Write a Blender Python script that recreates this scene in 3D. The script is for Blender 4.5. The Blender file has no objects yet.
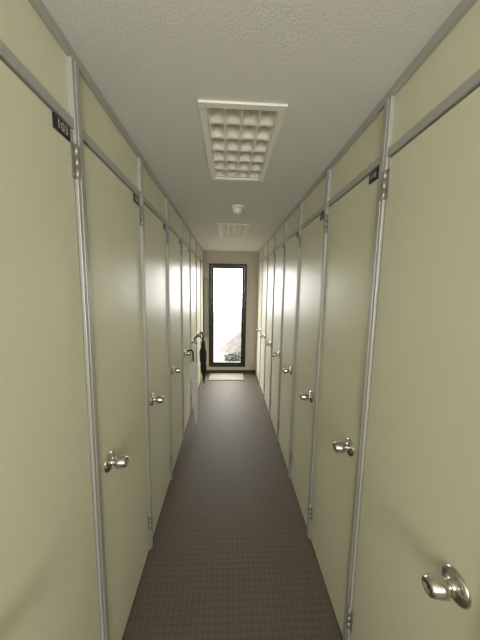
import bpy, bmesh, math, random
from mathutils import Vector, Matrix
random.seed(4)
C=bpy.context.scene.collection
XL,XR,H,YF,YB=-0.476,0.56,2.352,4.87,-1.6
CAMZ=1.65
# ---------------- materials
def mat(name,col,rough=.5,metal=0.0,spec=None,emit=None):
    m=bpy.data.materials.new(name); m.use_nodes=True
    b=m.node_tree.nodes['Principled BSDF']
    b.inputs['Base Color'].default_value=(*col,1); b.inputs['Roughness'].default_value=rough
    b.inputs['Metallic'].default_value=metal
    if spec is not None: b.inputs['Specular IOR Level'].default_value=spec
    return m
def bump(m,scale,strength,dist=.002,colvar=0.0,detail=3):
    nt=m.node_tree;b=nt.nodes['Principled BSDF']
    tc=nt.nodes.new('ShaderNodeTexCoord'); n=nt.nodes.new('ShaderNodeTexNoise')
    n.inputs['Scale'].default_value=scale;n.inputs['Detail'].default_value=detail
    nt.links.new(tc.outputs['Object'],n.inputs['Vector'])
    bp=nt.nodes.new('ShaderNodeBump');bp.inputs['Strength'].default_value=strength;bp.inputs['Distance'].default_value=dist
    nt.links.new(n.outputs['Fac'],bp.inputs['Height']);nt.links.new(bp.outputs['Normal'],b.inputs['Normal'])
    if colvar:
        c=b.inputs['Base Color'].default_value[:]
        mx=nt.nodes.new('ShaderNodeMix');mx.data_type='RGBA'
        mx.inputs[6].default_value=tuple(v*(1-colvar) for v in c[:3])+(1,);mx.inputs[7].default_value=tuple(min(1,v*(1+colvar)) for v in c[:3])+(1,)
        nt.links.new(n.outputs['Fac'],mx.inputs[0]);nt.links.new(mx.outputs[2],b.inputs['Base Color'])
    return m
M={}
M['door']=bump(mat('door_paint',(.745,.733,.568),.36,spec=.45),14,.04,.002,.02)
M['panel']=bump(mat('transom_paint',(.745,.733,.568),.42),14,.04,.002,.02)
M['alu']=mat('painted_aluminium',(.50,.495,.47),.42,.3)
M['gap']=mat('dark_gap',(.03,.03,.025),.9)
M['ceil']=bump(mat('stipple_ceiling',(.79,.78,.76),.9),150,.5,.003,.06)
M['wall']=bump(mat('plaster_wall',(.52,.46,.42),.9),120,.4,.003,.06)
M['steel']=mat('satin_steel',(.62,.60,.55),.22,1.0)
M['hinge']=mat('hinge_metal',(.42,.41,.37),.4,.6)
M['white']=mat('white_enamel',(.90,.885,.80),.4)
M['tube']=mat('tube_glass',(.85,.85,.82),.2)
M['black']=mat('black_plate',(.012,.012,.012),.35)
M['num']=mat('number_paint',(.40,.40,.38),.5)
M['brown']=mat('bronze_frame',(.025,.018,.014),.4,.3)
M['base']=mat('dark_baseboard',(.05,.04,.035),.6)
M['mat']=bump(mat('mat_fabric',(.36,.32,.27),.95),200,.8,.004,.2)
M['vinyl']=mat('clear_vinyl',(.78,.78,.74),.25)
M['blackcloth']=mat('black_nylon',(.015,.015,.018),.6)
M['greybox']=mat('grey_box_paint',(.26,.25,.24),.5)
M['conc']=bump(mat('concrete',(.060,.056,.050),.9),30,.4,.01,.1)
M['bank']=bump(mat('stone_bank',(.056,.050,.045),.9),9,.6,.05,.45,5)
M['leaf']=bump(mat('leaves',(.010,.020,.006),.8),25,.8,.03,.5)
# floor carpet: woven diamond pattern
m=mat('woven_carpet',(.1,.08,.06),.58,spec=.45);M['floor']=m
nt=m.node_tree;b=nt.nodes['Principled BSDF'];L=nt.links
tc=nt.nodes.new('ShaderNodeTexCoord');mp=nt.nodes.new('ShaderNodeMapping');mp.inputs['Rotation'].default_value=(0,0,math.radians(45))
L.new(tc.outputs['Object'],mp.inputs['Vector'])
ck=nt.nodes.new('ShaderNodeTexChecker');ck.inputs['Scale'].default_value=46
L.new(mp.outputs['Vector'],ck.inputs['Vector'])
ck.inputs['Color1'].default_value=(.120,.093,.063,1);ck.inputs['Color2'].default_value=(.098,.076,.052,1)
ns=nt.nodes.new('ShaderNodeTexNoise');ns.inputs['Scale'].default_value=90;ns.inputs['Detail'].default_value=4
L.new(tc.outputs['Object'],ns.inputs['Vector'])
L.new(ck.outputs['Color'],b.inputs['Base Color'])
ad=nt.nodes.new('ShaderNodeMath');ad.operation='MULTIPLY_ADD';ad.inputs[1].default_value=2.0
L.new(ns.outputs['Fac'],ad.inputs[0]);L.new(ck.outputs['Fac'],ad.inputs[2])
bp=nt.nodes.new('ShaderNodeBump');bp.inputs['Strength'].default_value=.45;bp.inputs['Distance'].default_value=.004
L.new(ad.outputs[0],bp.inputs['Height']);L.new(bp.outputs['Normal'],b.inputs['Normal'])
# glass
m=bpy.data.materials.new('window_glass');m.use_nodes=True;nt=m.node_tree
for n in list(nt.nodes):
    if n.type!='OUTPUT_MATERIAL':nt.nodes.remove(n)
out=nt.nodes['Material Output'];tr=nt.nodes.new('ShaderNodeBsdfTransparent');gl=nt.nodes.new('ShaderNodeBsdfGlossy');gl.inputs['Roughness'].default_value=.03
ms=nt.nodes.new('ShaderNodeMixShader');ms.inputs[0].default_value=.06
nt.links.new(tr.outputs[0],ms.inputs[1]);nt.links.new(gl.outputs[0],ms.inputs[2]);nt.links.new(ms.outputs[0],out.inputs[0]);M['glass']=m

# ---------------- mesh helpers
class B:
    def __init__(s): s.bm=bmesh.new(); s.mats=[]
    def mi(s,k):
        if k not in s.mats:s.mats.append(k)
        return s.mats.index(k)
    def box(s,x0,x1,y0,y1,z0,z1,k,bev=0):
        r=bmesh.ops.create_cube(s.bm,size=1)
        vs=r['verts']
        for v in vs:
            v.co=Vector(((x0+x1)/2+v.co.x*(x1-x0),(y0+y1)/2+v.co.y*(y1-y0),(z0+z1)/2+v.co.z*(z1-z0)))
        fs=set(f for v in vs for f in v.link_faces)
        i=s.mi(k)
        for f in fs:f.material_index=i
        if bev:
            es=set(e for v in vs for e in v.link_edges)
            r=bmesh.ops.bevel(s.bm,geom=list(es),offset=bev,segments=2,affect='EDGES',profile=.5)
            for f in r['faces']:f.material_index=i
    def lathe(s,prof,mtx,k,seg=32):
        i=s.mi(k);rings=[]
        for (a,r) in prof:
            if r<1e-6: rings.append([s.bm.verts.new(mtx@Vector((0,0,a)))])
            else: rings.append([s.bm.verts.new(mtx@Vector((r*math.cos(2*math.pi*j/seg),r*math.sin(2*math.pi*j/seg),a))) for j in range(seg)])
        for A,Bq in zip(rings,rings[1:]):
            for j in range(seg):
                j2=(j+1)%seg
                if len(A)==1 and len(Bq)==1: continue
                if len(A)==1: f=s.bm.faces.new((A[0],Bq[j],Bq[j2]))
                elif len(Bq)==1: f=s.bm.faces.new((A[j],A[j2],Bq[0]))
                else: f=s.bm.faces.new((A[j],A[j2],Bq[j2],Bq[j]))
                f.material_index=i;f.smooth=True
    def tube(s,pts,r,k,seg=12):
        i=s.mi(k);rings=[];n=len(pts);up=None
        pts=[Vector(p) for p in pts]
        rs=r if isinstance(r,(list,tuple)) else [r]*n
        for a in range(n):
            d=(pts[min(a+1,n-1)]-pts[max(a-1,0)]).normalized()
            if up is None: up=d.orthogonal().normalized()
            up=(up-d*up.dot(d)).normalized(); w=d.cross(up)
            rings.append([s.bm.verts.new(pts[a]+rs[a]*(math.cos(2*math.pi*j/seg)*up+math.sin(2*math.pi*j/seg)*w)) for j in range(seg)])
        for A,Bq in zip(rings,rings[1:]):
            for j in range(seg):
                f=s.bm.faces.new((A[j],A[(j+1)%seg],Bq[(j+1)%seg],Bq[j]));f.material_index=i;f.smooth=True
        for R in (rings[0],rings[-1]):
            f=s.bm.faces.new(R);f.material_index=i
    def done(s,name,parent=None,loc=None):
        bmesh.ops.recalc_face_normals(s.bm,faces=s.bm.faces[:])
        me=bpy.data.meshes.new(name);s.bm.to_mesh(me);s.bm.free()
        for k in s.mats:me.materials.append(M[k])
        o=bpy.data.objects.new(name,me);C.objects.link(o)
        if parent:o.parent=parent
        if loc:o.location=loc
        return o
def empty(name,loc=(0,0,0)):
    e=bpy.data.objects.new(name,None);e.location=loc;e.empty_display_size=.1;C.objects.link(e);return e

# ---------------- shell
fx0,fx1=-.115,.21
F1=(1.06,1.74);F2=(2.87,3.58);F0=(-.75,-.07)
b=B();b.box(XL-.12,XR+.12,YB-.12,YF+.12,-.1,0,'floor');b.done('floor')
b=B()
zc0,zc1=H,H+.14
b.box(XL-.12,fx0,YB,YF+.12,zc0,zc1,'ceil');b.box(fx1,XR+.12,YB,YF+.12,zc0,zc1,'ceil')
ys=[YB,*F0,*F1,*F2,YF+.12]
for i in range(0,len(ys),2): b.box(fx0,fx1,ys[i],ys[i+1],zc0,zc1,'ceil')
b.done('ceiling')
DT=2.122 # door top
RAIL=.028
PW=.042
left_posts=[.882+.59*k for k in range(-4,7)]
right_posts=[.965+.548*k for k in range(-4,8)]
def wall(side,posts):
    s=-1 if side=='left' else 1
    X=XL if side=='left' else XR
    def bx(b,d0,d1,y0,y1,z0,z1,k,bev=0): # d: depth toward room negative
        a=X+s*d0;c=X+s*d1;b.box(min(a,c),max(a,c),y0,y1,z0,z1,k,bev)
    b=B();bx(b,.045,.12,YB-.12,YF+.12,0,H,'gap')
    for p,q in zip(posts,posts[1:]+[None]):
        q1=q-PW/2 if q else YF
        bx(b,.008,.045,p+PW/2,q1,DT+RAIL,H-.03,'panel')
    if posts[-1]+PW/2<YF-.02: bx(b,.0,.045,posts[-1]+PW/2,YF,0,DT,'panel')
    b.done('wall_'+side)
    b=B()
    for p in posts:
        bx(b,-.006,.045,p-PW/2,p+PW/2,0,H-.03,'alu',.002)
        bx(b,-.009,-.006,p-PW*.2,p+PW*.2,.0,H-.03,'alu',.001)
    bx(b,-.006,.045,YB,YF,H-.03,H,'alu',.002)
    for p,q in zip(posts,posts[1:]):
        bx(b,-.004,.045,p+PW/2,q-PW/2,DT,DT+RAIL,'alu',.002)
    b.done('trim_1' if s<0 else 'trim_2')
    return bx
bxL=wall('left',left_posts);bxR=wall('right',right_posts)
KH=.942
knobprof=[(0,.0),(0,.039),(.003,.039),(.007,.036),(.009,.028),(.012,.0155),(.024,.0135),(.030,.0155),(.033,.0225),(.037,.0255),(.048,.0250),(.066,.0215),(.072,.0195),(.074,.017),(.0735,.011),(.071,.010),(.071,.0)]
def text_mesh(txt,size,parent,loc,rot):
    cu=bpy.data.curves.new('number_text','FONT');cu.body=txt;cu.size=size;cu.extrude=.0006;cu.align_x='CENTER';cu.align_y='CENTER'
    o=bpy.data.objects.new('number_text',cu);C.objects.link(o);cu.materials.append(M['num'])
    o.parent=parent;o.location=loc;o.rotation_euler=rot
n=0
def door(side,y0,y1,num):
    global n;n+=1
    s=-1 if side=='left' else 1
    X=XL if s<0 else XR
    e=empty('door_%d'%n,(X,(y0+y1)/2,0))
    w=y1-y0-.008
    def bx(b,d0,d1,a,c,z0,z1,k,bev=0):
        p=s*d0;q=s*d1;b.box(min(p,q),max(p,q),a,c,z0,z1,k,bev)
    b=B();bx(b,.003,.038,-w/2,w/2,.012,DT-.005,'door',.003);b.done('leaf',e)
    # knob near edge
    rot=Matrix.Rotation(math.pi/2*(1 if s<0 else -1),4,'Y')
    ky=-w/2+(.076 if s<0 else .072)
    b=B();b.lathe(knobprof,Matrix.Translation((s*.003,ky,KH))@rot,'steel',36)
    b.box(*(sorted((s*-.0665,s*-.0685))),ky-.0015,ky+.0015,KH-.006,KH+.006,'black')
    b.done('knob',e)
    # hinges on far edge
    for hz in (2.03,.2):
        b=B()
        m=Matrix.Translation((-s*.006,w/2+.004,hz-.05))
        for i in range(3):
            b.lathe([(i*.0333,0),(i*.0333,.0062),(i*.0333+.0325,.0062),(i*.0333+.0325,0)],m,'hinge',16)
        bx(b,-.001,.003,w/2-.016,w/2+.004,hz-.05,hz+.05,'hinge',.0005)
        b.done('hinge',e)
    # number plate
    if s<0: pc=w/2-.052
    else: pc=-w/2+.040
    hwid=.036 if s<0 else .030
    b=B();bx(b,-.0015,.003,pc-hwid,pc+hwid,DT-.046,DT-.008,'black',.0005);b.done('number_plate',e)
    text_mesh(str(num),.034 if s<0 else .028,e,(-s*.0022,pc,DT-.027),(math.pi/2,0,math.pi/2 if s<0 else -math.pi/2))
for i,(p,q) in enumerate(zip(left_posts,left_posts[1:])): door('left',p+PW/2,q-PW/2,100+i)
for i,(p,q) in enumerate(zip(right_posts,right_posts[1:])): door('right',p+PW/2,q-PW/2,122-i)

# far wall with window opening
wx0,wx1,wz0,wz1=-.365,.345,.13,2.115
b=B()
b.box(XL-.045,wx0,YF,YF+.12,0,H,'wall');b.box(wx1,XR+.045,YF,YF+.12,0,H,'wall')
b.box(wx0,wx1,YF,YF+.12,0,wz0,'wall');b.box(wx0,wx1,YF,YF+.12,wz1,H,'wall');b.done('wall_far')
b=B();b.box(XL,XR,YF-.012,YF,0,.065,'base',.002);b.done('baseboard_far')
e=empty('window_1',((wx0+wx1)/2,YF+.03,0));cx=(wx0+wx1)/2;hw=(wx1-wx0)/2
b=B()
def fr(b,hw,z0,z1,t,y0,y1,k):
    b.box(-hw,-hw+t,y0,y1,z0,z1,k,.002);b.box(hw-t,hw,y0,y1,z0,z1,k,.002)
    b.box(-hw+t,hw-t,y0,y1,z0,z0+t,k,.002);b.box(-hw+t,hw-t,y0,y1,z1-t,z1,k,.002)
fr(b,hw,wz0,wz1,.04,-.045,.06,'brown');b.done('outer_frame',e)
b=B();fr(b,hw-.042,wz0+.042,wz1-.042,.045,-.02,.02,'brown');b.done('sash',e)
b=B();b.box(-hw+.08,hw-.08,-.003,.003,wz0+.08,wz1-.08,'glass');b.done('pane',e)
b=B();b.box(-hw+.052,-hw+.078,-.03,-.02,.98,1.12,'brown',.002);b.box(-hw+.055,-hw+.10,-.055,-.04,1.04,1.06,'brown',.003);b.box(-hw+.058,-hw+.072,-.045,-.025,1.04,1.06,'brown');b.done('lever_handle',e)
# unseen back wall; its opening is cut high to keep lower doors darker
b=B();b.box(XL-.045,-.25,YB-.12,YB,0,H,'wall');b.box(.50,XR+.045,YB-.12,YB,0,H,'wall');b.box(-.25,.50,YB-.12,YB,2.25,H,'wall');b.box(-.25,.50,YB-.12,YB,0,1.1,'wall');b.done('wall_back')

# louvered ceiling lights
def fixture(y0,y1):
    cx=(fx0+fx1)/2;cy=(y0+y1)/2
    e=empty('louvered_ceiling_light',(cx,cy,H));w=(fx1-fx0)/2;l=(y1-y0)/2
    b=B();t=.022
    b.box(-w-.008,-w+t,-l-.008,l+.008,-.010,-.0005,'white',.002);b.box(w-t,w+.008,-l-.008,l+.008,-.010,-.0005,'white',.002)
    b.box(-w+t,w-t,-l-.008,-l+t,-.010,-.0005,'white',.002);b.box(-w+t,w-t,l-t,l+.008,-.010,-.0005,'white',.002)
    b.done('frame',e)
    b=B();b.box(-w+.002,-w+.008,-l+.002,l-.002,0,.12,'white');b.box(w-.008,w-.002,-l+.002,l-.002,0,.12,'white')
    b.box(-w+.008,w-.008,-l+.002,-l+.008,0,.12,'white');b.box(-w+.008,w-.008,l-.008,l-.002,0,.12,'white')
    b.box(-w+.002,w-.002,-l+.002,l-.002,.12,.125,'white');b.done('housing',e)
    # parabolic cell louver: every cell is a funnel narrowing upwards
    b=B();nx,ny=4,6;iw=w-t;il=l-t;i_=b.mi('white')
    cw,cl=iw/nx,il/ny;seg=32
    def ring(x,y,a,bb,z,ex):
        o=[]
        for j in range(seg):
            th=2*math.pi*j/seg;c,s_=math.cos(th),math.sin(th)
            o.append(b.bm.verts.new((x+a*math.copysign(abs(c)**(2/ex),c),y+bb*math.copysign(abs(s_)**(2/ex),s_),z)))
        return o
    for ix in range(nx):
        for iy in range(ny):
            x=-iw+cw*(2*ix+1);y=-il+cl*(2*iy+1)
            R=[ring(x,y,cw,cl,0,40),ring(x,y,cw*.93,cl*.93,-.001,6),ring(x,y,cw*.84,cl*.82,.012,3),ring(x,y,cw*.74,cl*.66,.028,2.4),ring(x,y,cw*.62,cl*.54,.045,2.0)]
            for A,D in zip(R,R[1:]):
                for j in range(seg):
                    f=b.bm.faces.new((A[j],A[(j+1)%seg],D[(j+1)%seg],D[j]));f.material_index=i_;f.smooth=True
    b.done('louver',e)
    b=B()
    for sx in (-.07,.07): b.tube([(sx,-l+.03,.075),(sx,l-.03,.075)],.014,'tube',16)
    b.done('tubes',e)
for F in (F1,F2,F0): fixture(*F)
# smoke detector
b=B()
mtx=Matrix.Translation((0,0,0))@Matrix.Rotation(math.pi,4,'X')
b.lathe([(0,0),(0,.060),(.012,.060),(.018,.053),(.022,.038),(.024,.036),(.036,.038),(.052,.034),(.060,.020),(.061,0)],mtx,'white',40)
b.done('smoke_detector',loc=(.07,2.29,H))
# door mat
b=B();b.box(-.34,.30,4.46,4.83,0.0,.012,'mat',.004);b.done('door_mat')
# electrical box
b=B();b.box(XL+.004,-.375,YF-.05,YF,.72,1.86,'greybox',.004);b.box(XL+.014,-.385,YF-.053,YF-.05,.74,1.84,'greybox',.001);b.done('utility_panel')

# umbrellas
def umbrella(name,x,y,ztop,length,cloth,r=.026,tilt=0.0,hook=.035,tilty=0):
    e=empty(name,(x,y,ztop))
    b=B();pts=[(-2*hook,0,-.03)]
    for i in range(15):
        a=math.pi*(i/14)
        pts.append((-hook-hook*math.cos(a),0,hook*math.sin(a)))
    pts+=[(0,0,-.06),(0,0,-.12)]
    b.tube(pts,.010,'blackcloth',12);b.done('crook_handle',e)
    b=B();seg=48;prof=[(-.10,.010),(-.12,r*.8),(-.16,r*1.05),(-.28,r*1.05),(-.32,r*.8),(-.36,r*1.0),(-length*.65,r*.8),(-length+.10,.012),(-length+.06,.007)]
    i=b.mi(cloth);rings=[]
    for a,rr in prof:
        ring=[]
        for j in range(seg):
            th=2*math.pi*j/seg
            q=rr*(1+.24*math.cos(8*th+a*6)) if rr>.013 else rr
            ring.append(b.bm.verts.new((q*math.cos(th),q*math.sin(th),a)))
        rings.append(ring)
    for A,D in zip(rings,rings[1:]):
        for j in range(seg):
            f=b.bm.faces.new((A[j],A[(j+1)%seg],D[(j+1)%seg],D[j]));f.material_index=i;f.smooth=True
    b.done('folded_canopy',e)
    b=B();b.tube([(0,0,-.10),(0,0,-length+.05)],.005,'steel',10);b.lathe([(-length,0),(-length,.004),(-length+.07,.0055),(-length+.07,0)],Matrix.Identity(4),'steel',12);b.done('shaft_and_tip',e)
    b=B();b.lathe([(-.33,r*.95),(-.33,r*1.05),(-.31,r*1.05),(-.31,r*.95)],Matrix.Identity(4),cloth,24);b.done('strap',e)
    e.rotation_euler=(tilty,tilt,0)
k4=left_posts[7]+PW/2+.080;k5=k4+.59
umbrella('umbrella',XL+.095,k4,KH+.004,.87,'vinyl',.034,math.radians(-2.5),.030)
umbrella('umbrella',XL+.140,k5,KH+.03,.66,'blackcloth',.036,math.radians(-2),.052)
umbrella('umbrella',XL+.085,k5+.59,KH+.004,.80,'blackcloth',.026,math.radians(-2),.026)

# exterior
b=B();b.box(-8,8,YF+.12,20,-.4,-.1,'conc');b.done('ground')
b=B();i_=b.mi('bank');G=[]
for iy in range(20):
    row=[]
    for ix in range(26):
        x=-.45+ix*.12;y=YF+1.9+iy*.12
        z=-.12+max(0,(x+.25))*.85*min(1,iy/4)+ (random.uniform(-.03,.03) if iy else 0)
        row.append(b.bm.verts.new((x,y,min(z,1.6))))
    G.append(row)
for A,D in zip(G,G[1:]):
    for j in range(25): b.bm.faces.new((A[j],A[j+1],D[j+1],D[j])).material_index=i_
b.done('exterior_stone_bank')
b=B()
for i in range(160):
    x=random.uniform(-.05,.9);y=YF+random.uniform(.9,1.4);z=random.uniform(-.10,.02+.24*max(0,x))
    r=bmesh.ops.create_icosphere(b.bm,subdivisions=1,radius=random.uniform(.02,.045),matrix=Matrix.Translation((x,y,z)))
    for v in r['verts']: v.co+=Vector([random.uniform(-.02,.02) for _ in range(3)])
b.mi('leaf');b.done('exterior_shrub')

# ---------------- light
w=bpy.data.worlds.new('World');bpy.context.scene.world=w;w.use_nodes=True
bg=w.node_tree.nodes['Background'];bg.inputs[0].default_value=(1,.985,.95,1);bg.inputs[1].default_value=15.0
def area(name,loc,rot,sx,sy,power,col=(1,1,1),portal=False):
    l=bpy.data.lights.new(name,'AREA');l.shape='RECTANGLE';l.size=sx;l.size_y=sy;l.energy=power;l.color=col
    o=bpy.data.objects.new(name,l);C.objects.link(o);o.location=loc;o.rotation_euler=rot
    if portal:l.cycles.is_portal=True
    return o
area('window_portal',(cx,YF+.13,1.12),(-math.pi/2,0,0),.71,2.0,10,portal=True)
area('back_opening_portal',(.125,YB-.13,1.68),(math.pi/2,0,0),.75,1.16,10,portal=True)  # samples sky light through the added opening behind the camera

# ---------------- camera
cd=bpy.data.cameras.new('camera');co=bpy.data.objects.new('camera',cd);C.objects.link(co)
cd.sensor_fit='VERTICAL';cd.sensor_height=36;cd.lens=36*255/640;cd.clip_start=.02
R=Matrix.Rotation(math.radians(-2.7),4,'Z')@Matrix.Rotation(math.radians(90-6.93),4,'X')@Matrix.Rotation(math.radians(1.0),4,'Z')
co.matrix_world=Matrix.Translation((0,0,CAMZ))@R
sc=bpy.context.scene;sc.camera=co
sc.view_settings.view_transform='Standard'
